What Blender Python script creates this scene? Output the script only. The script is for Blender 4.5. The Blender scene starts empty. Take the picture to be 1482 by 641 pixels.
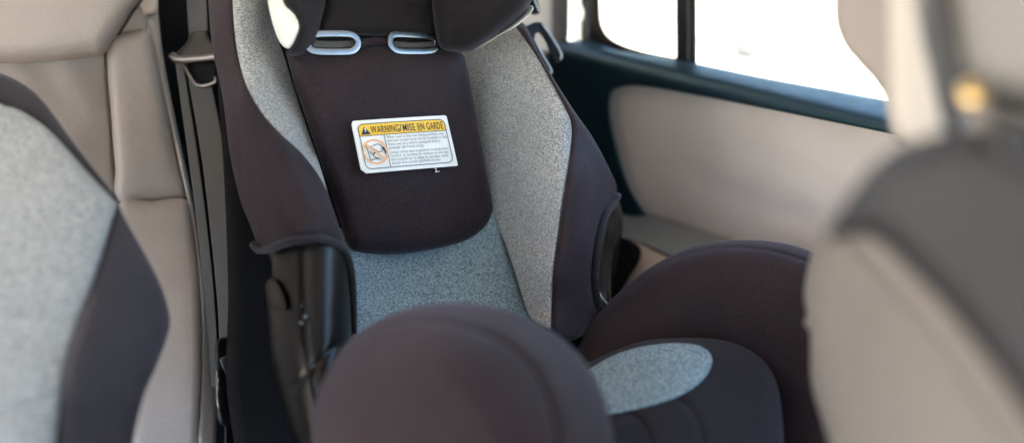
import bpy, math, random
import numpy as np
from mathutils import Vector
from mathutils.geometry import delaunay_2d_cdt
random.seed(4); np.random.seed(4)
sc = bpy.context.scene
C = sc.collection
R = math.radians

# ------------------------------------------------------------------ camera
W0, H0 = 1482.0, 641.0
LENS = 35.0
F = W0 * LENS / 36.0
CAM = np.array([0.0, 0.0, 1.35])
YAW, PITCH = R(36), R(20)
FW = np.array([math.sin(YAW)*math.cos(PITCH), math.cos(YAW)*math.cos(PITCH), -math.sin(PITCH)])
RT = np.array([math.cos(YAW), -math.sin(YAW), 0.0])
UP = np.cross(RT, FW)
cam = bpy.data.cameras.new('camera'); co = bpy.data.objects.new('camera', cam); C.objects.link(co)
co.location = CAM
co.rotation_euler = Vector(FW).to_track_quat('-Z', 'Y').to_euler()
cam.lens = LENS; cam.sensor_width = 36; cam.sensor_fit = 'HORIZONTAL'
cam.clip_start = 0.02; cam.clip_end = 3000
cam.dof.use_dof = True; cam.dof.focus_distance = 1.015; cam.dof.aperture_fstop = 1.6
sc.camera = co

# ------------------------------------------------------------------ geometry helpers
def ray(px, py):
    px = np.asarray(px, float); py = np.asarray(py, float)
    u = (px - W0/2)/F; v = (H0/2 - py)/F
    return FW + u[..., None]*RT + v[..., None]*UP
def P(px, py, d):
    return CAM + ray(px, py)*np.asarray(d, float)[..., None]

class Plane:                      # a plane in the world
    def __init__(s, point, normal):
        s.n = np.array(normal, float); s.n /= np.linalg.norm(s.n); s.k = s.n @ (np.array(point, float)-CAM)
    def __call__(s, px, py): return s.k/(ray(px, py) @ s.n)
class Surf:                       # a curved surface through measured points
    def __init__(s, pts):
        a = np.array(pts, float); s.x = a[:, :2]/400.0; w = 1.0/a[:, 2]; n = len(a)
        Pm = np.c_[np.ones(n), s.x]
        if n <= 3: s.c = np.linalg.solve(Pm, w); s.l = None
        else:
            K = s.k(s.x, s.x) + 0.002*np.eye(n)
            A = np.block([[K, Pm], [Pm.T, np.zeros((3, 3))]])
            z = np.linalg.solve(A, np.r_[w, 0, 0, 0]); s.l = z[:n]; s.c = z[n:]
    def k(s, a, b):
        r2 = ((a[:, None]-b[None])**2).sum(-1); return 0.5*r2*np.log(r2+1e-9)
    def __call__(s, px, py):
        px = np.asarray(px, float); sh = px.shape
        q = np.c_[px.ravel(), np.asarray(py, float).ravel()]/400.0
        w = s.c[0] + q @ s.c[1:]
        if s.l is not None: w = w + s.k(q, s.x) @ s.l
        return (1.0/np.clip(w, 0.05, 20)).reshape(sh)
def S(*pts): return Surf(pts)
def shift(df, dd): return lambda x, y: df(x, y)+dd

def frame_at(px, py, df):
    px = np.asarray(px, float); py = np.asarray(py, float)
    p = P(px, py, df(px, py)); e = 1.5
    a = P(px+e, py, df(px+e, py))-P(px-e, py, df(px-e, py)); b = P(px, py+e, df(px, py+e))-P(px, py-e, df(px, py-e))
    n = np.cross(b, a); n /= np.linalg.norm(n, axis=-1)[..., None]+1e-12
    s = np.sign((n*(CAM-p)).sum(-1)); return p, n*s[..., None]

def crv(pts, closed=True, step=7.0):
    """Catmull-Rom through points; a third entry 1 marks a corner."""
    q = [np.array(p[:2], float) for p in pts]; c = [len(p) > 2 and p[2] == 1 for p in pts]; n = len(q); out = []
    for i in range(n if closed else n-1):
        p1, p2 = q[i], q[(i+1) % n]
        p0 = q[i-1] if (closed or i > 0) and not c[i] else p1
        p3 = q[(i+2) % n] if (closed or i+2 < n) and not c[(i+1) % n] else p2
        m = max(2, int(np.linalg.norm(p2-p1)/step))
        m1 = (p2-p0)*0.5 if p0 is not p1 else (p2-p1)*0.9
        m2 = (p3-p1)*0.5 if p3 is not p2 else (p2-p1)*0.9
        L = np.linalg.norm(p2-p1)
        for m_ in (m1, m2):
            l = np.linalg.norm(m_)
            if l > 1.3*L: m_ *= 1.3*L/l
        for k in range(m):
            t = k/m; t2, t3 = t*t, t*t*t
            out.append((2*t3-3*t2+1)*p1+(t3-2*t2+t)*m1+(-2*t3+3*t2)*p2+(t3-t2)*m2)
    if not closed: out.append(q[-1])
    return np.array(out)

def segdist(p, a, b):
    d = b-a; L = (d*d).sum(-1)+1e-12
    t = np.clip(((p[:, None]-a[None])*d[None]).sum(-1)/L[None], 0, 1)
    return np.sqrt(((p[:, None]-a[None]-t[..., None]*d[None])**2).sum(-1)).min(1)
def inside(p, o):
    x, y = p[:, 0], p[:, 1]; r = np.zeros(len(p), bool); j = len(o)-1
    for i in range(len(o)):
        xi, yi = o[i]; xj, yj = o[j]
        if yi != yj:
            r ^= ((yi > y) != (yj > y)) & (x < (xj-xi)*(y-yi)/(yj-yi)+xi)
        j = i
    return r

ORG = {}
def origin_of(o):
    while o is not None:
        if o.name in ORG: return ORG[o.name]
        o = o.parent
    return np.zeros(3)
def link(name, verts, faces, mat, parent=None, smooth=True, sharp=None):
    org = origin_of(parent)
    me = bpy.data.meshes.new(name)
    me.from_pydata([tuple(np.asarray(v)-org) for v in verts], [], [tuple(int(i) for i in f) for f in faces])
    me.validate(); me.update()
    for p in me.polygons: p.use_smooth = smooth
    if sharp: me.set_sharp_from_angle(angle=R(sharp))
    for m in (mat if isinstance(mat, list) else [mat]): me.materials.append(m)
    o = bpy.data.objects.new(name, me); C.objects.link(o)
    if parent is not None: o.parent = parent
    return o
def thing(name, label, cat, loc, group=None):
    o = bpy.data.objects.new(name, None); C.objects.link(o); o.empty_display_size = .1
    o.location = loc; ORG[o.name] = np.array(loc, float)
    o['label'] = label; o['category'] = cat
    if group: o['group'] = group
    return o

def tri(outline, extra):
    n = len(outline)
    vs = [Vector(v) for v in outline]+[Vector(v) for v in extra]
    r = delaunay_2d_cdt(vs, [(i, (i+1) % n) for i in range(n)], [], 1, 1e-4)
    return np.array([tuple(v) for v in r[0]]), [tuple(f) for f in r[2]]

def puff(name, outline, df, mat, parent, r=14, e=.012, thick=.04, bulge=0, R2=90, seams=(), step=16, wav=0, tb=None):
    """A padded body: outline on a surface, rounded edge of r (picture units) rising e metres, closed behind."""
    o = crv(outline) if not isinstance(outline, np.ndarray) else outline
    area = 0.5*np.sum(o[:, 0]*np.roll(o[:, 1], -1)-np.roll(o[:, 0], -1)*o[:, 1])
    if area < 0: o = o[::-1]
    a, b = o, np.roll(o, -1, 0)
    tan = np.roll(o, -1, 0)-np.roll(o, 1, 0); tan /= np.linalg.norm(tan, axis=1)[:, None]+1e-9
    nin = np.c_[-tan[:, 1], tan[:, 0]]
    ex = []
    for f in (.04, .14, .3, .52, .78, 1.05):
        k = o+nin*(r*f); k = k[inside(k, o)]
        if len(k):
            k = k[np.abs(segdist(k, a, b)-r*f) < max(.15*r*f, .3)]
            if r*f > 10: k = k[::2]
            ex.append(k)
    sl = [(crv(s[0], False, 6.0), s[1], s[2]) for s in seams]
    for q, w, dep in sl:
        t = np.gradient(q, axis=0); t /= np.linalg.norm(t, axis=1)[:, None]+1e-9; nn = np.c_[-t[:, 1], t[:, 0]]
        for f in (0, .5, -.5, 1, -1, 1.8, -1.8): ex.append(q+nn*w*f)
    x0, y0 = o.min(0); x1, y1 = o.max(0); g = []
    for j, y in enumerate(np.arange(y0, y1, step*.866)):
        for x in np.arange(x0+(j % 2)*step/2, x1, step): g.append((x, y))
    g = np.array(g) if g else np.zeros((0, 2))
    if len(g):
        g = g[inside(g, o)]
        if len(g): g = g[segdist(g, a, b) > r*1.2+2]
        for q, w, dep in sl:
            if len(g): g = g[segdist(g, q[:-1], q[1:]) > w*2.2]
        ex.append(g)
    ex = np.concatenate(ex) if ex else np.zeros((0, 2))
    ex = ex[inside(ex, o)]; ex = ex[segdist(ex, a, b) > min(.03*r, 1.0)]
    v, f = tri(o, ex)
    v = v[:, :2]; d = segdist(v, a, b)
    t = np.clip(d/r, 0, 1); prof = np.sqrt(np.clip(1-(1-t)**2, 0, 1))
    t2 = np.clip(d/R2, 0, 1); h = e*prof+bulge*(1-(1-t2)**2)
    for q, w, dep in sl:
        ds = segdist(v, q[:-1], q[1:]); h = h-dep*np.exp(-(ds/w)**2)*prof
    if wav:
        h = h+wav*prof*(np.sin(v[:, 0]*.045+v[:, 1]*.021+1)*np.sin(v[:, 1]*.037-v[:, 0]*.013)+.5*np.sin(v[:, 0]*.09-v[:, 1]*.07))
    p, n = frame_at(v[:, 0], v[:, 1], df)
    ed = {}
    for q in f:
        for i in range(len(q)):
            k = tuple(sorted((q[i], q[(i+1) % len(q)]))); ed[k] = ed.get(k, 0)+1
    bd = {i for k, c in ed.items() if c == 1 for i in k}
    N = len(v); dv = CAM-p; dv /= np.linalg.norm(dv, axis=1)[:, None]
    front = p+dv*h[:, None]; back = p-dv*((tb or thick)*prof)[:, None]
    verts = list(front); bi = {}
    for i in range(N):
        if i in bd: bi[i] = i
        else: bi[i] = len(verts); verts.append(back[i])
    fc = list(f)+[tuple(bi[i] for i in reversed(q)) for q in f]
    # keep the front facing the camera
    q = f[len(f)//2]; nn = np.cross(front[q[1]]-front[q[0]], front[q[2]]-front[q[0]])
    if nn @ (CAM-front[q[0]]) < 0: fc = [tuple(reversed(x)) for x in fc]
    return link(name, verts, fc, mat, parent)

def sweep(pts3, rad, mat, name, parent, seg=10, flat=None, nrm=None, closed=False):
    """tube (or flat strap when flat=(half width, half thickness) ) along 3-D points"""
    p = np.array(pts3, float); n = len(p)
    t = np.gradient(p, axis=0)
    if closed: t = np.roll(p, -1, 0)-np.roll(p, 1, 0)
    t /= np.linalg.norm(t, axis=1)[:, None]+1e-12
    vs, fs = [], []
    for i in range(n):
        ref = np.array(nrm[i]) if nrm is not None else (CAM-p[i])
        s = np.cross(t[i], ref); s /= np.linalg.norm(s)+1e-12; u = np.cross(s, t[i])
        rr = rad[i] if np.ndim(rad) else rad
        for k in range(seg):
            a = 2*math.pi*k/seg
            if flat:
                ca, sa = math.cos(a), math.sin(a); pw = .35
                vs.append(p[i]+s*flat[0]*math.copysign(abs(ca)**pw, ca)+u*flat[1]*math.copysign(abs(sa)**pw, sa))
            else: vs.append(p[i]+rr*(s*math.cos(a)+u*math.sin(a)))
    m = n if closed else n-1
    for i in range(m):
        j = (i+1) % n
        for k in range(seg):
            l = (k+1) % seg; fs.append((i*seg+k, i*seg+l, j*seg+l, j*seg+k))
    if not closed: fs += [tuple(range(seg-1, -1, -1)), tuple((n-1)*seg+k for k in range(seg))]
    return link(name, vs, fs, mat, parent, sharp=50 if flat else None)
def tube(name, pts, df, off, rad, mat, parent, closed=False, step=7, seg=10, flat=None):
    q = crv(pts, closed, step); p, n = frame_at(q[:, 0], q[:, 1], df)
    return sweep(p+n*off, rad, mat, name, parent, seg, flat, n, closed)
def box(name, lo, hi, mat, parent=None):
    (a, b, c), (d, e, f) = lo, hi
    v = [np.array(q, float) for q in ((a,b,c),(d,b,c),(d,e,c),(a,e,c),(a,b,f),(d,b,f),(d,e,f),(a,e,f))]
    return link(name, v, [(3,2,1,0),(4,5,6,7),(0,1,5,4),(1,2,6,5),(2,3,7,6),(3,0,4,7)], mat, parent, smooth=False)

# ------------------------------------------------------------------ materials
def new(name):
    m = bpy.data.materials.new(name); m.use_nodes = True; nt = m.node_tree
    return m, nt, nt.nodes['Principled BSDF']
def nd(nt, t, **k):
    n = nt.nodes.new(t)
    for a, b in k.items():
        if a in n.inputs.keys(): n.inputs[a].default_value = b
        else: setattr(n, a, b)
    return n
def coords(nt, scale=(1, 1, 1), rot=(0, 0, 0)):
    tc = nd(nt, 'ShaderNodeTexCoord'); mp = nd(nt, 'ShaderNodeMapping')
    mp.inputs['Scale'].default_value = scale; mp.inputs['Rotation'].default_value = rot
    nt.links.new(tc.outputs['Object'], mp.inputs['Vector']); return mp.outputs['Vector']
def ramp(nt, fac, stops):
    r = nd(nt, 'ShaderNodeValToRGB'); e = r.color_ramp.elements
    while len(e) < len(stops): e.new(.5)
    for k, (p, c) in enumerate(stops): e[k].position = p; e[k].color = (*c, 1)
    nt.links.new(fac, r.inputs['Fac']); return r.outputs['Color']
def noise(nt, vec, scale, detail=2, rough=.5):
    n = nd(nt, 'ShaderNodeTexNoise'); n.inputs['Scale'].default_value = scale
    n.inputs['Detail'].default_value = detail; n.inputs['Roughness'].default_value = rough
    nt.links.new(vec, n.inputs['Vector']); return n.outputs['Fac']
def mix(nt, fac, a, b, mode='MIX'):
    m = nd(nt, 'ShaderNodeMix', data_type='RGBA', blend_type=mode)
    for s, v in ((0, fac), (6, a), (7, b)):
        if hasattr(v, 'is_output'): nt.links.new(v, m.inputs[s])
        else: m.inputs[s].default_value = v if s == 0 else (*v, 1)
    return m.outputs[2]
def bump(nt, b, hgt, dist, strength=1.0, prev=None):
    n = nd(nt, 'ShaderNodeBump'); n.inputs['Distance'].default_value = dist; n.inputs['Strength'].default_value = strength
    nt.links.new(hgt, n.inputs['Height'])
    if prev: nt.links.new(prev, n.inputs['Normal'])
    nt.links.new(n.outputs['Normal'], b.inputs['Normal']); return n.outputs['Normal']
def heather(name, dark, mid, light, sc_=1.35):
    m, nt, b = new(name)
    v1 = coords(nt, (.42, .6, 1.2), (.1, .15, 0)); v2 = coords(nt, (.5, .5, 1.1), (-.25, -.3, .3))
    a = noise(nt, v1, 620*sc_, 2, .6); c = noise(nt, v2, 800*sc_, 1, .5)
    mx = nd(nt, 'ShaderNodeMath', operation='ADD'); nt.links.new(a, mx.inputs[0]); nt.links.new(c, mx.inputs[1])
    hf = nd(nt, 'ShaderNodeMath', operation='MULTIPLY'); hf.inputs[1].default_value = .5; nt.links.new(mx.outputs[0], hf.inputs[0])
    col = ramp(nt, hf.outputs[0], [(.40, dark), (.5, mid), (.60, light)])
    big = noise(nt, coords(nt), 28, 3)
    col = mix(nt, .18, col, ramp(nt, big, [(.3, tuple(x*.75 for x in mid)), (.7, tuple(min(1, x*1.2) for x in mid))]))
    nt.links.new(col, b.inputs['Base Color']); b.inputs['Roughness'].default_value = .9
    b.inputs['Sheen Weight'].default_value = .15; b.inputs['Specular IOR Level'].default_value = .2
    bump(nt, b, hf.outputs[0], .0012, .6); return m
def knit(name, col, col2, sheen=.12, tint=(.75, .72, .9)):
    m, nt, b = new(name)
    w = noise(nt, coords(nt, (1, 1, .4), (.2, .3, .4)), 980, 1); w2 = noise(nt, coords(nt, (.4, .4, 1)), 1300, 1)
    mx = nd(nt, 'ShaderNodeMath', operation='ADD'); nt.links.new(w, mx.inputs[0]); nt.links.new(w2, mx.inputs[1])
    big = noise(nt, coords(nt), 16, 4, .6)
    c = mix(nt, ramp(nt, big, [(.35, (0, 0, 0)), (.68, (1, 1, 1))]), col, col2)
    c = mix(nt, .38, c, ramp(nt, w, [(.35, tuple(x*.4 for x in col)), (.65, tuple(x*1.9 for x in col2))]))
    lint = noise(nt, coords(nt, (1, 1, .6)), 420, 1)
    c = mix(nt, ramp(nt, lint, [(.79, (0, 0, 0)), (.83, (.25, .25, .25))]), c, (.2, .19, .19))
    nt.links.new(c, b.inputs['Base Color']); b.inputs['Roughness'].default_value = .8
    b.inputs['Sheen Weight'].default_value = sheen; b.inputs['Sheen Roughness'].default_value = .4; b.inputs['Sheen Tint'].default_value = (*tint, 1)
    b.inputs['Specular IOR Level'].default_value = .25
    n1 = bump(nt, b, mx.outputs[0], .0006, .5); bump(nt, b, big, .006, .35, n1); return m
def leather(name, col, rough=.5, spec=.4):
    m, nt, b = new(name)
    g = nd(nt, 'ShaderNodeTexVoronoi'); g.inputs['Scale'].default_value = 520; nt.links.new(coords(nt), g.inputs['Vector'])
    big = noise(nt, coords(nt), 9, 4)
    c = mix(nt, ramp(nt, big, [(.3, (0, 0, 0)), (.7, (1, 1, 1))]), tuple(x*.92 for x in col), tuple(min(1, x*1.05) for x in col))
    nt.links.new(c, b.inputs['Base Color']); b.inputs['Roughness'].default_value = rough; b.inputs['Specular IOR Level'].default_value = spec
    n1 = bump(nt, b, g.outputs['Distance'], .0006, .35); bump(nt, b, noise(nt, coords(nt), 22, 3), .006, .25, n1); return m
def plain(name, col, rough=.5, metal=0, spec=.5, coat=0, bmp=0):
    m, nt, b = new(name)
    big = noise(nt, coords(nt), 60, 4)
    c = mix(nt, big, tuple(x*.85 for x in col), tuple(min(1, x*1.12) for x in col))
    nt.links.new(c, b.inputs['Base Color']); b.inputs['Metallic'].default_value = metal
    rr = nd(nt, 'ShaderNodeMapRange'); rr.inputs['To Min'].default_value = rough*.8; rr.inputs['To Max'].default_value = min(1, rough*1.25)
    nt.links.new(big, rr.inputs['Value']); nt.links.new(rr.outputs[0], b.inputs['Roughness'])
    b.inputs['Specular IOR Level'].default_value = spec; b.inputs['Coat Weight'].default_value = coat
    if bmp: bump(nt, b, noise(nt, coords(nt), 700, 2), bmp, .6)
    return m
def webbing(name, col):
    m, nt, b = new(name)
    w = nd(nt, 'ShaderNodeTexWave'); w.inputs['Scale'].default_value = 260; w.inputs['Distortion'].default_value = .4
    nt.links.new(coords(nt, (1, .6, .5), (0, .2, .5)), w.inputs['Vector'])
    c = mix(nt, w.outputs['Fac'], tuple(x*.75 for x in col), tuple(min(1, x*1.2) for x in col))
    nt.links.new(c, b.inputs['Base Color']); b.inputs['Roughness'].default_value = .65; b.inputs['Sheen Weight'].default_value = .2
    bump(nt, b, w.outputs['Fac'], .0004, .5); return m
def glass(name):
    m = bpy.data.materials.new(name); m.use_nodes = True; nt = m.node_tree; nt.nodes.clear()
    out = nd(nt, 'ShaderNodeOutputMaterial'); tr = nd(nt, 'ShaderNodeBsdfTransparent'); tr.inputs['Color'].default_value = (.93, .96, .95, 1)
    gl = nd(nt, 'ShaderNodeBsdfGlossy'); gl.inputs['Roughness'].default_value = .02
    fr = nd(nt, 'ShaderNodeFresnel'); fr.inputs['IOR'].default_value = 1.35
    mx = nd(nt, 'ShaderNodeMixShader')
    for a, k in ((fr, 0), (tr, 1), (gl, 2)): nt.links.new(a.outputs[0], mx.inputs[k])
    nt.links.new(mx.outputs[0], out.inputs['Surface']); return m

M_hgrey = heather('heather_grey_fabric', (.11, .114, .115), (.29, .297, .295), (.51, .512, .50))
M_hsky = heather('sky_tinted_heather', (.07, .105, .122), (.19, .275, .312), (.35, .445, .48), 1.3)  # heather grey with the sky's blue light put into its colour
M_hlite = heather('light_heather_fabric', (.155, .162, .163), (.26, .272, .272), (.385, .40, .40), 1.05)
M_knit = knit('plum_charcoal_knit', (.0150, .0097, .0116), (.0235, .0146, .0174))
M_knitb = knit('charcoal_knit', (.0078, .0064, .0078), (.0115, .0095, .011))
M_knitw = knit('grey_plum_knit', (.030, .026, .029), (.042, .035, .039))
M_pipe = knit('black_binding', (.012, .011, .012), (.02, .018, .019), .2)
M_beige = leather('beige_leather', (.42, .365, .325))
M_beiged = leather('door_vinyl', (.66, .56, .50), .55)
M_rim = leather('pale_leather', (.50, .45, .41))
M_seam = plain('dark_seam_thread', (.05, .042, .038), .8)  # dark thread along the bench seams
M_gloss = plain('glossy_black_plastic', (.005, .0047, .0042), .3, spec=.3)
M_black = plain('black_plastic', (.014, .014, .015), .38, spec=.5, bmp=.0004)
M_matte = plain('matte_black_carpet', (.010, .010, .011), .9, spec=.1, bmp=.001)
M_trim = plain('sky_tinted_black_trim', (.010, .022, .030), .38, spec=.7, bmp=.0002)
M_trim.node_tree.nodes['Principled BSDF'].inputs['Specular Tint'].default_value = (.42, .84, 1, 1)  # blue base and tint stand in for sky reflected on black trim
M_seal = plain('brown_window_seal', (.05, .04, .036), .5)
M_white = plain('white_liner', (.66, .69, .66), .6, spec=.3)
M_slot = plain('edge_highlight', (.42, .47, .51), .22, spec=.6)  # pale colour for highlights painted on black plastic edges
M_slotm = plain('chromed_slot_frame', (.28, .33, .375), .28, metal=1)
M_dmetal = plain('dull_metal', (.24, .22, .21), .42, metal=1)
M_metal = plain('brushed_metal', (.55, .53, .50), .3, metal=1)
M_brass = plain('brass', (.98, .66, .30), .36, metal=1)
M_web = webbing('grey_webbing', (.062, .060, .059))
M_webc = webbing('cream_webbing', (.58, .53, .47))
M_paint = plain('pale_car_trim', (.36, .34, .32), .6)
M_grey = plain('grey_car_trim', (.14, .14, .145), .6)
M_ledge = plain('blue_grey_ledge_plastic', (.16, .175, .185), .35, spec=.5)
M_tong = plain('grey_brown_plastic', (.028, .025, .023), .42)
M_matteb = plain('dark_guide_plastic', (.006, .006, .007), .5, spec=.06)
M_pil = leather('pillar_vinyl', (.325, .285, .262), .6)
M_back = leather('front_seat_leather', (.235, .207, .188))
M_hrest = leather('front_headrest_cloth', (.225, .212, .20), .7)
M_mauve = leather('mauve_grey_leather', (.0225, .022, .0255), .6)
M_lining = plain('roof_lining', (.55, .52, .49), .9)
M_glass = glass('window_glass')
M_lw = plain('label_white', (.84, .82, .77), .45, spec=.4)
M_ly = plain('label_yellow', (.88, .52, .03), .5)
M_lk = plain('label_ink', (.02, .025, .035), .6)
M_lt = plain('label_small_ink', (.09, .11, .12), .6)
M_lo = plain('label_orange', (.85, .42, .18), .6)

def ground_mat():
    m, nt, b = new('pale_concrete')
    v = coords(nt)
    a = noise(nt, v, .35, 5); c = noise(nt, v, 9, 5, .7)
    col = mix(nt, ramp(nt, a, [(.35, (0, 0, 0)), (.65, (1, 1, 1))]), (.45, .42, .38), (.55, .52, .47))
    col = mix(nt, ramp(nt, c, [(.5, (0, 0, 0)), (.75, (.5, .5, .5))]), col, (.34, .33, .31))
    nt.links.new(col, b.inputs['Base Color']); b.inputs['Roughness'].default_value = .9
    bump(nt, b, c, .01, .5); return m
M_ground = ground_mat()

# ------------------------------------------------------------------ outside
g = link('ground', [(-400, -400, 0), (400, -400, 0), (400, 400, 0), (-400, 400, 0)], [(0, 1, 2, 3)], M_ground, smooth=False)
g['kind'] = 'structure'

for pts, hw in (([(1030, 58), (1044, 60), (1052, 63)], .20), ([(1048, 69), (1070, 73), (1092, 76)], .24), ([(1096, 80), (1116, 84), (1134, 86)], .22), ([(1062, 86), (1080, 88), (1098, 89)], .13), ([(1140, 3), (1172, 5), (1200, 8)], .35), ([(1150, 100), (1180, 106), (1205, 108)], .08), ([(905, 20), (930, 26), (952, 29)], .24)):
    q = [CAM+ray(*p)*(1.35/-ray(*p)[2]) for p in pts]
    tp = sweep([a+np.array([0, 0, .006]) for a in q], 1, plain('dark_tar', (.012, .012, .012), .8), 'tar_seam', None, 8, (hw, .004), [(0, 0, 1)]*len(q))
    tp['kind'] = 'structure'

XW = 0.92                                             # inner face of the car's side
door = Plane((XW, 0, 0), (-1, 0, 0))
# ------------------------------------------------------------------ car body
body = thing('car_body', 'car cabin shell with pale pillars and a small corner window behind the child seat', 'car', (.9, 1.2, .4))
box('roof', (-1.0, -.62, 1.62), (1.02, 2.1, 1.68), M_lining, body)
box('cabin_floor', (-1.0, -1.0, .34), (1.02, 2.3, .40), M_matte, body)
box('side_sill', (XW+.03, -1.0, .20), (XW+.13, 2.3, 1.06), M_matte, body)
box('far_side', (-1.02, -1.0, .20), (-.95, 2.3, 1.04), M_black, body)
box('dashboard', (-.95, -1.3, .40), (.95, -.95, 1.02), M_black, body)
box('tailgate', (-.95, 2.25, .40), (.95, 2.32, 1.05), M_beiged, body)
puff('rear_pillar', [(742, -430, 1), (808, -430, 1), (803, 70, 1), (806, 110, 1), (745, 140, 1)], shift(door, .10), M_paint, body, r=6, e=.006, thick=.05)
puff('pillar_cover', [(800, -430, 1), (826, -430, 1), (824, 40), (820, 80, 1), (797, 80, 1)], shift(door, .05), M_grey, body, r=5, e=.006, thick=.04)
puff('corner_window', [(822, -430, 1), (852, -430, 1), (852, 66, 1), (822, 66, 1)], shift(door, .13), M_glass, body, r=2, e=.001, thick=.003, step=40)

# ------------------------------------------------------------------ rear door
rd = thing('rear_door', 'black rear door with beige inlay and two bright window panes, beside the child seat', 'car door', (XW, .6, .6))
# window surround: black frame left of the first pane
puff('window_frame', [(842, -430, 1), (858, -430, 1), (858, 20), (866, 48), (884, 66), (905, 80, 1), (846, 70, 1), (848, 30)], shift(door, .11), M_black, rd, r=6, e=.010, thick=.03)
puff('window_seal', [(856, -430, 1), (869, -430, 1), (869, 20), (876, 46), (893, 61), (930, 74), (985, 85, 1), (985, 92, 1), (925, 84), (884, 70), (864, 50), (856, 20)], shift(door, .095), M_seal, rd, r=4, e=.006, thick=.02)
puff('window_divider', [(978, -430, 1), (1007, -430, 1), (1009, 100, 1), (980, 96, 1)], shift(door, .105), M_seal, rd, r=6, e=.008, thick=.03)
puff('window_divider', [(976, -430, 1), (996, -430, 1), (998, 98, 1), (978, 96, 1)], shift(door, .09), M_black, rd, r=5, e=.006, thick=.02)
w1 = puff('window_pane', [(850, -430, 1), (984, -430, 1), (986, 100, 1), (850, 84, 1)], shift(door, .13), M_glass, rd, r=2, e=.001, thick=.003, step=40)
w2 = puff('window_pane', [(1000, -430, 1), (1330, -430, 1), (1330, 190, 1), (1000, 104, 1)], shift(door, .13), M_glass, rd, r=2, e=.001, thick=.003, step=40)
# black trim: wide dark rear part plus the rolled top rail
sill = Plane((XW, 0, 1.094), (-.06, 0, 1))
def roll(x, y, k=70.0):            # flat sill by the glass rolling over into the upright door face
    a, b = sill(x, y), door(x, y)-.020; m = np.maximum(a, b)
    return m+np.log(np.exp(k*(a-m))+np.exp(k*(b-m)))/k
puff('upper_trim', [(795, 62, 1), (850, 58), (890, 73), (975, 86), (1010, 92), (1100, 111), (1200, 130), (1290, 147), (1440, 178, 1), (1440, 226, 1), (1270, 190), (1190, 174), (1100, 156), (1000, 137), (930, 125), (900, 126), (885, 136), (884, 170), (896, 225), (912, 272), (935, 310, 1), (860, 330, 1), (770, 200, 1)],
     roll, M_trim, rd, r=5, e=.006, thick=.03, step=9)
puff('inlay_panel', [(870, 110, 1), (1000, 120), (1270, 172), (1430, 205, 1), (1430, 470, 1), (1250, 430), (1050, 352), (930, 308), (900, 270), (880, 180)],
     lambda x, y: door(x, y)+.012, M_beiged, rd, r=14, e=.010, thick=.02,
     seams=[([(1000, 255), (1120, 300), (1300, 345)], 20, .004)])
puff('armrest_ledge', [(886, 294, 1), (905, 297), (980, 320), (1052, 347), (1250, 425, 1), (1180, 470, 1), (1010, 388), (950, 362), (886, 336, 1)],
     S((890, 300, 1.44), (1050, 346, 1.26), (890, 335, 1.36), (1010, 388, 1.20), (1250, 430, 1.05)), M_ledge, rd, r=10, e=.008, thick=.03)
puff('door_pocket', [(870, 330, 1), (905, 340), (955, 362), (1020, 392), (1200, 475, 1), (1200, 620, 1), (860, 620, 1)],
     S((880, 335, 1.37), (1010, 388, 1.22), (880, 450, 1.33), (1020, 500, 1.16), (1200, 500, 1.06)), M_beiged, rd, r=8, e=.01, thick=.03)
puff('pocket_shade', [(872, 335, 1), (905, 344), (926, 357), (926, 376), (908, 405), (890, 440, 1), (862, 460, 1)],
     S((880, 335, 1.35), (1010, 388, 1.20), (880, 450, 1.31)), M_matte, rd, r=8, e=.006, thick=.02)  # black patch painting the shade below the ledge

# ------------------------------------------------------------------ rear bench
bench = thing('rear_bench', 'beige leather rear bench behind the left foreground child seat', 'car seat', (.2, 1.15, .75))
bk = Plane((.2, 1.17, 1.1), (0, -.97, .22))
puff('backrest', [(-160, 40, 1), (165, 30, 1), (160, 100), (166, 200), (172, 292), (200, 420), (230, 700, 1), (-160, 700, 1)], bk, M_beige, bench, r=10, e=.012, thick=.10, bulge=.012, wav=.002)
puff('headrest', [(-160, -150, 1), (180, -150), (222, -110), (216, -40), (207, -6), (192, 14), (176, 40), (162, 62), (150, 79), (120, 84), (70, 89), (0, 92), (-160, 96, 1)], shift(bk, -.03), M_beige, bench, r=26, e=.035, thick=.06)
puff('side_bolster', [(157, 60), (185, 48), (212, 44), (222, 60), (232, 110), (252, 205), (271, 284), (266, 290), (174, 294), (166, 240), (159, 150), (155, 100)], shift(bk, -.012), M_beige, bench, r=16, e=.020, thick=.06)
box('far_cushion', (-.94, .60, .50), (-.10, 1.14, .84), M_beige, bench)
box('far_backrest', (-.94, 1.16, .50), (-.02, 1.30, 1.42), M_beige, bench)
puff('bolster_top', [(140, -80, 1), (216, -80, 1), (214, 0), (213, 48), (186, 52), (158, 64), (150, 90, 1), (120, 60, 1)], shift(bk, .006), M_beige, bench, r=10, e=.012, thick=.06)
puff('seat_cushion', [(172, 296), (220, 291), (270, 289), (279, 330), (290, 420), (292, 520), (287, 700, 1), (190, 700, 1), (180, 420)],
     S((172, 296, 1.12), (270, 289, 1.15), (290, 420, 1.06), (200, 600, .98), (290, 680, .98)), M_beige, bench, r=14, e=.020, thick=.06)
tube('seam', [(-60, 95), (0, 93), (70, 90), (122, 85), (150, 79), (160, 64), (176, 42), (192, 16), (207, -6), (214, -40)], shift(bk, -.012), 0, .0022, M_seam, bench)
tube('seam', [(153, 80), (156, 120), (160, 170), (166, 240), (172, 293)], shift(bk, -.015), 0, .0020, M_seam, bench)
tube('seam', [(172, 294), (200, 291), (236, 290), (268, 287)], shift(bk, -.022), 0, .0020, M_seam, bench)
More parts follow.
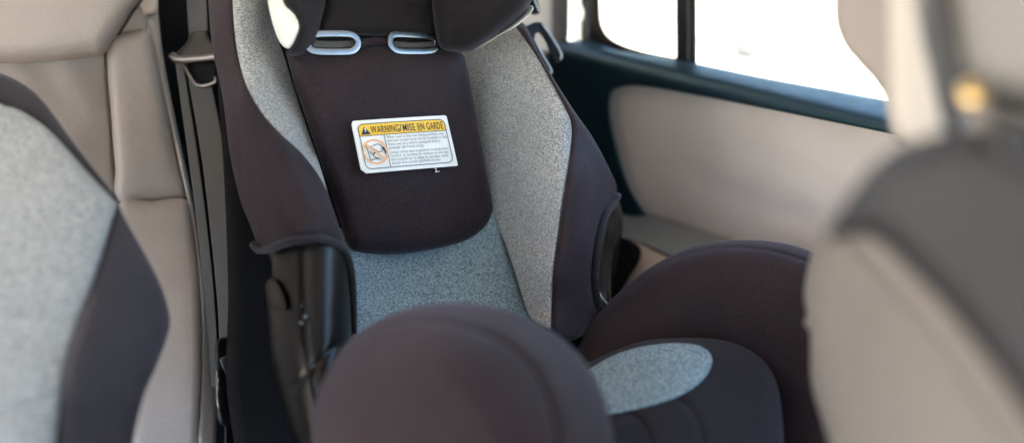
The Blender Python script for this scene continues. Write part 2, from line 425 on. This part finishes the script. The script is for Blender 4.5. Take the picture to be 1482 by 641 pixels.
puff('black_gap_filler', [(196, -80, 1), (735, -80, 1), (740, 60, 1), (790, 160, 1), (800, 400, 1), (330, 700, 1), (290, 700, 1), (262, 300), (226, 80)], shift(bk, .06), M_matte, bench, r=8, e=.01, thick=.05)  # black filler added behind, closes the bright gap and keeps it dark
puff('edge_trim', [(206, 22, 1), (229, 20, 1), (236, 80), (252, 165), (266, 230), (279, 292), (292, 380), (310, 480), (314, 560), (312, 700, 1), (284, 700, 1), (290, 520), (289, 420), (281, 340), (272, 290), (252, 205), (231, 110), (215, 40)],
     S((210, 20, 1.16), (230, 20, 1.18), (272, 290, 1.14), (290, 420, 1.06), (310, 520, 1.06), (300, 660, .98)), M_rim, bench, r=8, e=.010, thick=.05)
puff('headrest_support', [(196, -60, 1), (226, -60, 1), (229, 10), (228, 20, 1), (208, 22, 1), (196, 0)], shift(bk, -.004), M_beiged, bench, r=6, e=.008, thick=.05)

# ------------------------------------------------------------------ rear seat belt with its tongue
rb = thing('seat_belt', 'grey seat belt with dark tongue hanging between beige bench and child seat', 'seat belt', (.33, 1.1, .9))
bs = S((280, 0, 1.13), (300, 120, 1.10), (315, 320, 1.06), (326, 500, 1.00), (250, 90, 1.12))
puff('webbing', [(266, -60, 1), (297, -60, 1), (301, 60, 1), (274, 60, 1)], bs, M_web, rb, r=3, e=.001, thick=.001)
puff('webbing', [(272, 110, 1), (303, 110, 1), (316, 170), (326, 240), (330, 320), (332, 420), (334, 500, 1), (318, 500, 1), (314, 430), (304, 330), (292, 230)], shift(bs, .006), M_web, rb, r=3, e=.001, thick=.001)
puff('webbing', [(254, 92, 1), (265, 92, 1), (276, 160), (287, 230), (300, 330), (310, 430), (318, 560, 1), (306, 560, 1), (296, 430), (282, 300), (266, 180)], shift(bs, .012), M_web, rb, r=3, e=.001, thick=.001)
tg = puff('belt_tongue', [(275, 47, 1), (299, 45, 1), (306, 60), (318, 70), (327, 82), (324, 88), (290, 90), (254, 92), (249, 84), (258, 74), (270, 62)], shift(bs, -.012), M_tong, rb, r=7, e=.010, thick=.012)
tube('tongue_edge', [(249, 80), (256, 86), (290, 85), (327, 80)], shift(bs, -.024), 0, .0044, M_dmetal, tg)
tube('tongue_plate', [(267, 92), (274, 108), (285, 123), (298, 124), (312, 119), (312, 111)], shift(bs, -.014), 0, .0026, M_dmetal, tg)
puff('tongue_slot', [(270, 90, 1), (314, 90, 1), (310, 116), (288, 121), (276, 108)], shift(bs, -.006), M_matte, tg, r=4, e=.003, thick=.004)

bu = thing('belt_buckle', 'black belt buckle with chrome edge in the dark gap below the seat belt', 'belt buckle', (.33, .95, .8))
b2 = S((325, 500, .99), (325, 560, .97), (325, 640, .94), (345, 560, .99))
puff('buckle_body', [(313, 492), (336, 490), (341, 520), (342, 570), (340, 612), (318, 612), (312, 570), (311, 520)], b2, M_black, bu, r=9, e=.012, thick=.02)
puff('chrome_side', [(313, 538), (318, 536), (322, 560), (321, 588), (315, 590), (313, 565)], shift(b2, -.012), M_metal, bu, r=3, e=.003, thick=.004)
puff('crease_cover', [(318, 518), (334, 514), (338, 535), (337, 560), (330, 548), (322, 533)], shift(b2, -.012), plain('blue_grey_plastic', (.07, .09, .10), .3), bu, r=5, e=.006, thick=.004)
puff('buckle_stalk', [(326, 606), (340, 606), (343, 700, 1), (326, 700, 1)], b2, M_black, bu, r=5, e=.006, thick=.01)

# ------------------------------------------------------------------ main child car seat
cs = thing('child_car_seat', 'dark plum and heather grey child car seat with a yellow and white warning label', 'child car seat', (.5, .75, .62))
rec = R(20)
cb = Plane(P(585., 210., 1.05), (0.02, -math.cos(rec), math.sin(rec)))
# shells behind everything
puff('shell', [(300, -60, 1), (742, -60, 1), (748, 50), (800, 130), (862, 225), (898, 300), (895, 370), (870, 470), (820, 560, 1), (440, 641), (350, 700, 1), (328, 560), (330, 420), (322, 220)],
     S((310, 0, 1.12), (780, 0, 1.26), (880, 300, 1.20), (860, 450, 1.16), (350, 400, 1.02), (360, 640, .92), (600, 250, 1.14), (640, 500, 1.08)), M_matte, cs, r=20, e=.02, thick=.05)
# left side
lb_pts = ((345, 50, .955), (395, 40, 1.02), (360, 125, .93), (420, 120, 1.005), (400, 185, .925), (450, 215, .985), (470, 266, .945))
lo = S(*lb_pts, (302, 0, 1.03), (335, 0, .965), (318, 120, 1.0), (355, 130, .925), (335, 240, .97), (410, 205, .91), (352, 295, .95), (430, 270, .885), (468, 268, .93), (378, 352, .93), (440, 340, .86), (500, 365, .92))
puff('side_fabric', [(332, -60, 1), (385, -60, 1), (398, 40), (412, 85), (427, 132), (444, 184), (463, 240), (476, 285, 1), (455, 250), (430, 218), (400, 190), (372, 158), (350, 110), (338, 50)], lo, M_hgrey, cs, r=6, e=.005, thick=.03)
puff('side_cover', [(298, -60, 1), (336, -60, 1), (340, 50), (352, 108), (372, 152), (402, 188), (434, 218), (456, 244), (470, 268), (482, 302), (494, 338), (504, 374, 1), (486, 354), (455, 342), (424, 346), (396, 358), (376, 360), (364, 330), (348, 290), (333, 225), (322, 140), (306, 60)], lo, M_knit, cs, r=9, e=.009, thick=.04, wav=.0012)
tube('binding', [(372, 352), (380, 361), (395, 359), (424, 347), (456, 343), (484, 354), (498, 372), (505, 400), (508, 440), (510, 480)], shift(lo, -.008), .004, .0035, M_pipe, cs)
# left plastic arm shell
def pl(x, y):
    x = np.asarray(x, float); y = np.asarray(y, float); xc = 452+np.clip(y-500, 0, 200)*.18
    return .878-(y-350)*.00014+.055*(np.abs(x-xc)/62)**2.2
ps = puff('arm_shell', [(384, 358, 1), (420, 344), (455, 341), (486, 354), (500, 376), (506, 420), (509, 490), (512, 560), (480, 660), (430, 640), (408, 590), (396, 540), (390, 490), (386, 440), (384, 412), (393, 402), (392, 380)],
     pl, M_gloss, cs, r=14, e=.008, thick=.03, seams=[([(414, 566), (438, 545), (462, 522), (492, 494)], 5, .002)])
puff('shell_pivot', [(384, 412), (392, 402), (402, 408), (412, 428), (414, 446), (404, 448), (392, 438), (386, 426)], shift(pl, -.014), M_gloss, ps, r=8, e=.005, thick=.012)
def blob(name, px, py, df, off, rx, mat, parent):
    q = [(px+rx*math.cos(k*math.pi/5), py+rx*.85*math.sin(k*math.pi/5)) for k in range(10)]
    return puff(name, q, shift(df, off), mat, parent, r=rx*.9, e=.005, thick=.004, step=6)
blob('rivet', 442, 458, pl, -.010, 4.5, M_slotm, ps); blob('rivet', 436, 467, pl, -.010, 4, M_slotm, ps)
blob('rivet', 437, 442, pl, -.010, 2.5, M_slotm, ps)
# back pad with its label
pad_seams = [([(522, 150), (523, 142)], 3, .0)]
pad = puff('back_pad', [(413, 74, 1), (450, 77), (510, 70), (560, 63), (610, 66), (640, 71), (668, 77), (676, 98), (684, 140), (692, 188), (702, 240), (711, 284), (714, 304), (706, 326), (680, 346), (636, 359), (585, 367), (545, 368), (512, 363), (501, 350), (488, 308), (466, 242), (442, 170), (426, 122)],
     shift(cb, -.004), M_knit, cs, r=24, e=.026, thick=.03, bulge=.010, R2=110, wav=.0012)
# lower back cloth
low = S((503, 365, 1.00), (600, 370, 1.06), (713, 315, 1.10), (765, 455, 1.06), (640, 450, 1.02), (512, 480, .96), (700, 420, 1.06))
puff('lower_fabric', [(490, 330, 1), (600, 340), (716, 300, 1), (728, 345), (746, 395), (770, 465), (780, 520, 1), (640, 520), (512, 520, 1), (508, 440), (502, 380)], low, M_hsky, cs, r=8, e=.008, thick=.04)
# right bolster
rbs_pts = ((685, 100, 1.135), (740, 45, 1.13), (700, 240, 1.12), (770, 75, 1.09), (822, 170, 1.03), (760, 200, 1.075), (716, 320, 1.10), (820, 250, 1.005), (765, 330, 1.055), (810, 330, 1.0), (800, 470, .99), (765, 455, 1.03))
ro = S(*rbs_pts, (752, 40, 1.13), (774, 70, 1.088), (822, 165, 1.028), (850, 192, 1.075), (818, 275, 1.0), (862, 260, 1.05), (892, 275, 1.13), (803, 400, .99), (835, 360, 1.005), (856, 420, 1.06), (800, 475, .985), (850, 465, 1.04))
puff('side_fabric', [(664, 60, 1), (700, 40), (748, 30, 1), (772, 70), (798, 116), (820, 158), (828, 182), (826, 220), (818, 275), (809, 335), (801, 400), (799, 478, 1), (768, 460), (746, 396), (727, 342), (708, 300), (690, 200), (674, 110)], ro, M_hgrey, cs, r=6, e=.006, thick=.04)
puff('side_cover', [(742, 36, 1), (760, 38), (780, 78), (806, 122), (832, 162), (856, 196), (880, 240), (893, 272), (888, 290), (872, 312), (861, 350), (856, 400), (860, 440), (866, 452), (842, 486), (815, 492), (797, 476, 1), (800, 400), (808, 335), (817, 275), (825, 220), (827, 184), (819, 160), (796, 118), (770, 74)], ro, M_knit, cs, r=9, e=.010, thick=.05, wav=.0012)
tube('binding', [(889, 284), (884, 295), (871, 313), (861, 350), (856, 400), (860, 438), (868, 452)], shift(ro, -.002), .004, .0042, M_pipe, cs)
pr = puff('arm_shell', [(878, 300), (893, 288), (900, 306), (898, 336), (888, 362), (884, 400), (884, 440), (874, 452), (862, 436), (858, 400), (862, 350)],
     S((895, 290, 1.17), (860, 350, 1.10), (885, 360, 1.15), (880, 445, 1.08), (862, 430, 1.08)), M_gloss, cs, r=10, e=.014, thick=.03, seams=[([(886, 300), (880, 330), (876, 370), (872, 420)], 4, .006)])
tube('shell_glint', [(866, 424), (872, 434), (881, 443)], S((860, 420, 1.075), (885, 420, 1.08), (870, 450, 1.07)), 0, .0022, M_slot, pr)  # pale tube painting the glint on the black shell
# headrest
hp = shift(cb, -.012)
puff('headrest_pad', [(440, -150), (550, -170), (660, -150), (642, -60), (634, 10), (634, 56, 1), (590, 54), (540, 52), (500, 50), (458, 54, 1), (462, 30), (470, 0)], hp, M_knitb, cs, r=14, e=.020, thick=.05, bulge=.006)
puff('headrest_wing', [(396, -90), (420, -140), (466, -130), (476, -60), (472, 0), (466, 26), (460, 52), (452, 72), (440, 82), (424, 83), (416, 76), (424, 62), (432, 40), (424, 20), (410, 4)],
     S((420, 20, .93), (470, 0, .99), (460, 50, .985), (425, 78, .97), (436, 40, .93), (404, -40, .92)), M_knitb, cs, r=14, e=.022, thick=.04, seams=[([(434, -40), (436, 10), (433, 40)], 3, .003)])
puff('headrest_wing', [(628, -60), (650, -130), (740, -140), (800, -90), (792, -50), (770, 0), (755, 24), (722, 48), (690, 70), (676, 76), (655, 75), (638, 70), (631, 50), (625, 0)],
     S((630, 0, 1.05), (632, 60, 1.05), (680, 74, 1.06), (720, 20, 1.00), (765, 0, 1.00), (755, 24, 1.02)), M_knitb, cs, r=16, e=.024, thick=.04)
puff('headrest_liner', [(380, -60, 1), (412, -60, 1), (412, 0), (424, 14), (437, 32), (434, 44), (424, 66), (416, 71), (405, 62), (395, 36), (387, 0)],
     S((395, 0, .955), (430, 20, .93), (415, 68, .955), (380, -50, .95)), M_white, cs, r=9, e=.008, thick=.012, seams=[([(396, -10), (408, 22), (432, 38)], 5, .003)])
puff('headrest_liner', [(677, 76), (690, 66), (706, 54), (730, 42), (752, 26), (768, 8), (772, 14), (758, 30), (742, 42), (718, 55), (700, 66)],
     S((680, 75, 1.065), (730, 44, 1.03), (765, 10, 1.03)), M_white, cs, r=5, e=.006, thick=.012)
# harness slots
def slot(pts, inner, name='harness_slot'):
    s = puff(name+'_well', pts, shift(cb, -.016), M_matte, cs, r=4, e=.004, thick=.01)
    s.name = 'harness_slot'
    tube('slot_frame', inner, shift(cb, -.030), 0, .0038, M_slotm, s, closed=True, step=4, flat=(.0033, .0014), seg=16)
    return s
s1 = slot([(448, 47), (512, 47), (522, 60), (516, 76), (456, 77), (446, 66)], [(455, 50), (506, 50), (517, 57), (517, 67), (507, 75), (458, 75), (447, 70), (446, 56)])
s2 = slot([(562, 50), (570, 47), (628, 52), (634, 64), (628, 75), (574, 77), (563, 66)], [(572, 50), (622, 53), (631, 58), (631, 68), (622, 74), (576, 74), (566, 66), (565, 55)])
tube('harness_strap', [(452, 64), (480, 65), (512, 64)], shift(cb, -.022), 0, .003, M_web, s1, flat=(.0035, .001))
tube('harness_strap', [(570, 64), (600, 66), (628, 64)], shift(cb, -.022), 0, .003, M_web, s2, flat=(.003, .001))
tube('pad_fold', [(516, 65), (540, 60), (566, 62)], shift(cb, -.022), 0, .004, M_knit, cs)
# belt guide behind the right bolster
bg = S((760, 40, 1.17), (815, 80, 1.20), (800, 105, 1.17), (770, 0, 1.20))
gd = puff('belt_guide', [(750, 30), (762, 38), (772, 33), (786, 34), (798, 52), (814, 78), (814, 86), (806, 92), (800, 86), (790, 62), (780, 48), (774, 52), (776, 62), (790, 86), (801, 104), (797, 110), (788, 104), (770, 76), (752, 50)], bg, M_matteb, cs, r=7, e=.005, thick=.018, step=10)
tube('guide_edge', [(784, 35), (797, 52), (812, 78), (811, 86)], shift(bg, -.007), 0, .0014, M_slot, gd)  # pale tubes paint thin highlights along the black guide
tube('guide_edge', [(773, 56), (784, 78), (797, 100), (797, 107)], shift(bg, -.007), 0, .0013, M_slot, gd)
g2 = puff('belt_guide', [(756, -30), (770, -30), (780, 6), (782, 18), (776, 22), (768, 20), (758, 4)], bg, M_matteb, cs, r=6, e=.005, thick=.018, step=10)
tube('guide_edge', [(768, -20), (774, 2), (780, 17)], shift(bg, -.008), 0, .0014, M_slot, g2)  # painted highlight on the upper clip
# right arm and the cushion
ra = S((845, 490, 1.05), (920, 405, 1.06), (1000, 358, 1.04), (1100, 348, 1.00), (1178, 368, .95), (1000, 440, 1.02), (1165, 470, .93), (1190, 641, .88), (900, 560, 1.01), (1080, 400, .99), (1030, 520, 1.02), (1130, 580, .965), (1100, 660, .93))
puff('arm_pad', [(828, 520, 1), (850, 474), (880, 438), (918, 404), (952, 380), (1000, 358), (1050, 349), (1100, 348), (1150, 356), (1200, 374, 1), (1230, 460), (1240, 700, 1), (828, 700, 1)], ra, M_knit, cs, r=34, e=.045, thick=.09,
     seams=[([(905, 424), (950, 388), (1008, 364), (1058, 358), (1110, 362), (1150, 372), (1186, 386)], 3, .004)])
cu = S((850, 560, .93), (950, 500, .955), (1040, 495, .955), (1130, 580, .88), (1130, 680, .80), (880, 680, .80), (980, 570, .88))
puff('seat_cushion', [(780, 560, 1), (850, 525), (920, 496), (980, 489), (1040, 491), (1085, 506), (1115, 535), (1130, 580), (1138, 720, 1), (780, 720, 1)], cu, M_knitb, cs, r=30, e=.035, thick=.05,
     seams=[([(905, 596), (925, 606), (940, 630), (946, 660)], 4, .003), ([(980, 578), (1000, 590), (1015, 625), (1020, 680)], 4, .0025)])
puff('cushion_fabric', [(820, 560), (862, 528), (895, 511), (935, 500), (982, 496), (1015, 501), (1030, 515), (1027, 536), (1005, 560), (962, 581), (890, 598), (840, 602)], shift(cu, -.0335), M_hsky, cs, r=5, e=.004, thick=.03, bulge=.004, R2=50)
# left arm, close to the lens
la = S((480, 520, .76), (520, 480, .78), (640, 440, .74), (760, 458, .72), (860, 545, .70), (640, 540, .66), (800, 641, .62), (470, 641, .70), (640, 660, .62))
puff('arm_pad', [(455, 740, 1), (452, 641), (456, 585), (470, 545), (496, 503), (532, 472), (580, 449), (640, 438), (700, 441), (758, 457), (810, 486), (850, 528), (876, 580), (888, 641), (892, 740, 1)], la, M_knit, cs, r=75, e=.060, thick=.10, wav=.0015,
     seams=[([(500, 505), (540, 478), (600, 465), (660, 470), (722, 492), (768, 530), (794, 580), (806, 641), (808, 700)], 4, .005)])

# warning label: laid on the pad in its own u,v
LC = np.array([(508.5, 175.5), (646, 167), (663, 240), (524, 251.5)])      # corners, top left first
lab_df = shift(cb, -.046)
def lab(u, v, off):
    q = ((1-u)*(1-v))[:, None]*LC[0]+(u*(1-v))[:, None]*LC[1]+(u*v)[:, None]*LC[2]+((1-u)*v)[:, None]*LC[3]
    p, n = frame_at(q[:, 0], q[:, 1], lab_df)
    bend = .0022*np.sin(u*math.pi)*1.0
    return p+n*(off+bend)[:, None]
def lpoly(name, uv, off, mat, parent, dens=.035, th=0):
    o = []
    for i in range(len(uv)):
        a, b = np.array(uv[i]), np.array(uv[(i+1) % len(uv)]); m = max(1, int(np.linalg.norm(b-a)/dens))
        o += [a+(b-a)*k/m for k in range(m)]
    o = np.array(o); g = np.array([(x, y) for x in np.arange(.01, 1, .06) for y in np.arange(.01, 1, .1)])
    g = g[inside(g, o)]
    if len(g): g = g[segdist(g, o, np.roll(o, -1, 0)) > .012]
    v, f = tri(o, g); v = v[:, :2]
    fr = lab(v[:, 0], v[:, 1], np.full(len(v), off))
    if not th: return link(name, fr, f, mat, parent)
    bkv = lab(v[:, 0], v[:, 1], np.full(len(v), off-th)); n = len(v)
    ed = {}
    for q in f:
        for i in range(3): k = (q[i], q[(i+1) % 3]); ed[k] = 1
    rimf = [(a, b, b+n, a+n) for a, b in ed if (b, a) not in ed]
    return link(name, list(fr)+list(bkv), list(f)+[tuple(i+n for i in reversed(q)) for q in f]+rimf, mat, parent, sharp=40)
def rrect(u0, v0, u1, v1, cu_, cv_, corners=(1, 1, 1, 1)):
    out = []
    for k, (cx, cy, a0) in enumerate(((u0+cu_, v0+cv_, 180), (u1-cu_, v0+cv_, 270), (u1-cu_, v1-cv_, 0), (u0+cu_, v1-cv_, 90))):
        if not corners[k]: out.append(((u0, u1, u1, u0)[k], (v0, v0, v1, v1)[k])); continue
        for j in range(7):
            a = R(a0+j*15); out.append((cx+cu_*math.cos(a), cy+cv_*math.sin(a)))
    return out
WL = lpoly('warning_label', [(.02, 0), (.985, 0), (1, .03), (1, .985), (.985, 1), (.045, 1), (0, .92), (0, .06)], 0, M_lw, cs, th=.0014)
lpoly('banner', rrect(.048, .075, .955, .295, .055, .10, (1, 1, 0, 0)), .0006, M_ly, WL)
def lline(name, pts, w, off, mat, parent, closed=False):
    q = np.array(pts, float); A = np.array([1.88, 1.0]); p = q*A; n = len(p)
    t = (np.roll(p, -1, 0)-np.roll(p, 1, 0)) if closed else np.gradient(p, axis=0)
    t /= np.linalg.norm(t, axis=1)[:, None]+1e-9; nn = np.c_[-t[:, 1], t[:, 0]]
    a = (p+nn*w/2)/A; b = (p-nn*w/2)/A; v = np.r_[a, b]
    f = [(i, (i+1) % n, n+(i+1) % n, n+i) for i in range(n if closed else n-1)]
    return v, f
def lines(name, items, off, mat, parent):
    V, Fc = [], []; k = 0
    for pts, w, cl in items:
        v, f = lline(name, pts, w, off, mat, parent, cl); V.append(v); Fc += [tuple(i+k for i in q) for q in f]; k += len(v)
    V = np.concatenate(V); return link(name, lab(V[:, 0], V[:, 1], np.full(len(V), off)), Fc, mat, parent)
def dense(a, b, n=8): return [(a[0]+(b[0]-a[0])*k/n, a[1]+(b[1]-a[1])*k/n) for k in range(n+1)]
def densify(pts, closed=True, d=.05):
    o = []
    for i in range(len(pts) if closed else len(pts)-1):
        a, b = pts[i], pts[(i+1) % len(pts)]; m = max(1, int(math.hypot(a[0]-b[0], a[1]-b[1])/d)); o += dense(a, b, m)[:-1]
    if not closed: o.append(pts[-1])
    return o
lines('label_border', [(densify(rrect(.048, .075, .955, .925, .055, .11)), .014, True), (dense((.048, .298), (.955, .298)), .012, False), (dense((.295, .30), (.295, .925)), .012, False)], .0010, M_lk, WL)
# forbidden pictogram
cc, cr = (.172, .61), .225
circ = [(cc[0]+cr/1.88*math.cos(R(a)), cc[1]+cr*math.sin(R(a))) for a in range(0, 360, 10)]
lines('ban_ring', [(circ, .030, True), (dense((cc[0]-.085, cc[1]-.155), (cc[0]+.085, cc[1]+.155)), .034, False)], .0016, M_lo, WL)
pic = [([(.085, .47), (.10, .60), (.105, .76)], .014, False), ([(.105, .77), (.15, .745), (.215, .77)], .014, False), ([(.115, .60), (.14, .66), (.16, .72), (.20, .73)], .016, False),
       ([(.16, .50), (.20, .47), (.235, .49), (.25, .55), (.235, .61), (.205, .62), (.18, .58)], .014, False), ([(.13, .50), (.145, .55), (.17, .58), (.165, .64)], .03, False), ([(.255, .53), (.268, .60), (.275, .66)], .03, False), ([(.14, .66), (.165, .63)], .02, False)]
lines('seat_pictogram', [(crv(p, False, .02), w, c) for p, w, c in pic], .0013, M_lk, WL)
lpoly('warning_triangle', [(.112, .125), (.165, .275), (.066, .275)], .0010, M_lk, WL)
lpoly('warning_mark', [(.108, .155), (.121, .155), (.119, .225), (.111, .225)], .0014, M_lw, WL, th=0)
def text(name, rows, mat, off, parent, bold=0.0):
    V, Fc = [], []; k = 0
    for s, u0, v0, u1, hgt in rows:
        cv = bpy.data.curves.new('t', 'FONT'); cv.body = s; cv.size = 1; cv.offset = bold; cv.space_character = 1.10; cv.resolution_u = 3
        o = bpy.data.objects.new('t', cv); C.objects.link(o); bpy.context.view_layer.update()
        me = bpy.data.meshes.new_from_object(o.evaluated_get(bpy.context.evaluated_depsgraph_get()))
        v = np.array([tuple(q.co) for q in me.vertices])[:, :2]; f = [tuple(p.vertices) for p in me.polygons]
        bpy.data.objects.remove(o); bpy.data.meshes.remove(me); bpy.data.curves.remove(cv)
        sx = (u1-u0)/(v[:, 0].max()-v[:, 0].min()); x = u0+(v[:, 0]-v[:, 0].min())*sx; y = v0-v[:, 1]*hgt
        V.append(np.c_[x, y]); Fc += [tuple(i+k for i in q) for q in f]; k += len(v)
    V = np.concatenate(V); return link(name, lab(V[:, 0], V[:, 1], np.full(len(V), off)), Fc, mat, parent, smooth=False)
text('heading_text', [('WARNING', .172, .262, .462, .20), ('/', .466, .262, .488, .20), ('MISE', .502, .262, .632, .20), ('EN', .660, .262, .728, .20), ('GARDE', .752, .262, .930, .20)], M_lk, .0012, WL, .002)
body_rows = ['When used in the rear facing position, the', 'restraint system must not be installed in the', 'front seat of a vehicle equipped with a', 'passenger side frontal airbag.',
             "Lorsqu'utilisé dans la position orientée vers", "l'arrière, le système de retenue ne doit pas", 'être installé sur le siège du passager avant', "équipé d'un coussin gonflable frontal."]
ends = [.915, .94, .86, .68, .93, .925, .915, .83]
text('instruction_text', [(s, .315, .375+.068*i+(.022 if i > 3 else 0), e_, .074) for i, (s, e_) in enumerate(zip(body_rows, ends))], M_lt, .0010, WL, .0)
tube('loose_thread', [(628, 242), (632, 246), (630, 249), (636, 248)], shift(lab_df, .003), 0, .0005, M_lw, cs, step=2, seg=6)

# ------------------------------------------------------------------ second child seat, left foreground
ns = thing('child_car_seat', 'light heather grey child seat with dark side panel, at left before the beige bench', 'child car seat', (-.02, .8, .62))
l2 = S((0, 150, .86), (100, 220, .80), (168, 293, .78), (0, 400, .74), (140, 400, .74), (80, 640, .66), (0, 640, .66))
puff('side_fabric', [(-160, 130, 1), (-60, 140), (0, 152), (24, 158), (46, 170), (70, 188), (100, 220), (132, 256), (170, 295, 1), (160, 325), (141, 390), (116, 470), (92, 560), (72, 700, 1), (-160, 700, 1)], l2, M_hlite, ns, r=12, e=.012, thick=.05, bulge=.01,
     seams=[([(-40, 606), (0, 596), (44, 582), (86, 567)], 3, .003)])
l3 = S((168, 293, .79), (140, 400, .745), (90, 560, .685), (245, 465, .80), (210, 370, .80), (190, 640, .72), (160, 500, .72))
puff('side_cover', [(168, 290, 1), (186, 325), (212, 372), (235, 418), (246, 462), (241, 490), (226, 530), (206, 580), (180, 700, 1), (70, 700, 1), (88, 560), (114, 470), (139, 390), (158, 325)], l3, M_knitw, ns, r=18, e=.018, thick=.05)
tube('top_binding', [(-60, 112), (0, 128), (22, 139), (42, 157), (60, 181), (86, 218), (120, 262), (150, 300)], shift(l2, .03), 0, .013, M_pipe, ns)

# ------------------------------------------------------------------ front seat, right foreground
fs = thing('front_seat', 'beige front seat back with a dark grey shoulder and pale headrest, nearest at right', 'car seat', (.45, .25, .7))
f1 = S((1175, 370, .70), (1170, 560, .66), (1220, 300, .68), (1350, 450, .55), (1480, 640, .46), (1300, 641, .54))
puff('back_panel', [(1176, 362, 1), (1200, 335), (1232, 322), (1270, 340), (1330, 405), (1400, 480), (1460, 560), (1540, 680, 1), (1540, 760, 1), (1230, 760, 1), (1200, 641), (1176, 560), (1173, 500), (1172, 478), (1163, 468), (1168, 455), (1164, 430), (1167, 400)], f1, M_back, fs, r=22, e=.022, thick=.05)
f2 = S((1200, 330, .43), (1290, 210, .41), (1400, 185, .39), (1480, 260, .37), (1480, 560, .37), (1350, 400, .40))
puff('shoulder_panel', [(1196, 345), (1226, 288), (1270, 232), (1320, 204), (1370, 190), (1410, 184), (1450, 200), (1560, 260, 1), (1560, 700, 1), (1500, 620), (1440, 535), (1380, 460), (1320, 395), (1262, 345)], f2, M_mauve, fs, r=34, e=.03, thick=.05)
tube('edge_piping', [(1262, 352), (1285, 366), (1310, 390), (1380, 465), (1450, 556), (1530, 668)], shift(f1, -.03), 0, .013, M_back, fs)
puff('headrest', [(1376, -80), (1390, -260), (1440, -300), (1640, -290, 1), (1600, 190, 1), (1482, 142), (1430, 124), (1404, 108), (1392, 60)], S((1390, 0, .40), (1482, 0, .38), (1440, 120, .40)), M_hrest, fs, r=26, e=.02, thick=.06)
puff('headrest_post', [(1424, 140), (1482, 165), (1560, 200, 1), (1560, 330, 1), (1482, 270), (1440, 215)], S((1430, 150, .365), (1482, 170, .36), (1470, 260, .36)), M_black, fs, r=14, e=.012, thick=.03)

fb = thing('seat_belt', 'cream front seat belt with amber anchor bolt against the pale door pillar', 'seat belt', (.45, .3, 1.2))
f3 = S((1310, 0, .50), (1340, 200, .48), (1370, 0, .49))
puff('webbing', [(1262, -430, 1), (1286, -430, 1), (1312, -60), (1330, 40), (1346, 110), (1366, 196), (1356, 212), (1330, 210), (1296, 180), (1290, 100), (1286, -60)], f3, M_webc, fb, r=8, e=.004, thick=.004)
puff('belt_guide', [(1322, -430, 1), (1372, -430, 1), (1384, 40), (1396, 110), (1404, 170), (1392, 196), (1368, 196), (1350, 110), (1334, 30)], shift(f3, .02), M_grey, fb, r=10, e=.008, thick=.02)
tube('guide_edge', [(1366, -60), (1376, 20), (1388, 70), (1400, 112), (1440, 128), (1500, 150)], shift(f3, -.03), 0, .005, M_black, fb)
blob('anchor_bolt', 1411, 136, f3, -.04, 25, M_brass, fb)
fpil = puff('door_pillar', [(1204, -430, 1), (1640, -430, 1), (1640, 330, 1), (1430, 260, 1), (1300, 206), (1285, 170), (1278, 142), (1262, 116), (1240, 92), (1218, 62), (1207, 20)], S((1210, 0, .70), (1300, 0, .66), (1290, 170, .64)), M_pil, body, r=12, e=.010, thick=.04)

# ------------------------------------------------------------------ light
SUN = np.array([-.76, .25, .60]); SUN /= np.linalg.norm(SUN)
el = math.asin(SUN[2]); az = math.atan2(SUN[0], SUN[1])
w = bpy.data.worlds.new('World'); sc.world = w; w.use_nodes = True; nt = w.node_tree
sk = nt.nodes.new('ShaderNodeTexSky'); sk.sky_type = 'NISHITA'; sk.sun_disc = False
sk.sun_elevation = el; sk.sun_rotation = az
nt.links.new(sk.outputs['Color'], nt.nodes['Background'].inputs['Color']); nt.nodes['Background'].inputs['Strength'].default_value = .06
sl_ = bpy.data.lights.new('sun', 'SUN'); sl_.energy = 5.0; sl_.angle = R(.5); sl_.color = (1, .91, .79)
so = bpy.data.objects.new('sun', sl_); C.objects.link(so); so.rotation_euler = Vector(SUN).to_track_quat('Z', 'Y').to_euler(); so.location = (0, -2, 4)

sc.view_settings.view_transform = 'Standard'; sc.view_settings.look = 'None'
sc.view_settings.exposure = 3.9; sc.view_settings.gamma = 1.0
sc.render.engine = 'CYCLES'
sc.cycles.use_denoising = True
try: sc.cycles.denoiser = 'OPENIMAGEDENOISE'
except Exception: pass
sc.cycles.max_bounces = 10; sc.cycles.diffuse_bounces = 6; sc.cycles.transparent_max_bounces = 12
sc.cycles.sample_clamp_indirect = 8
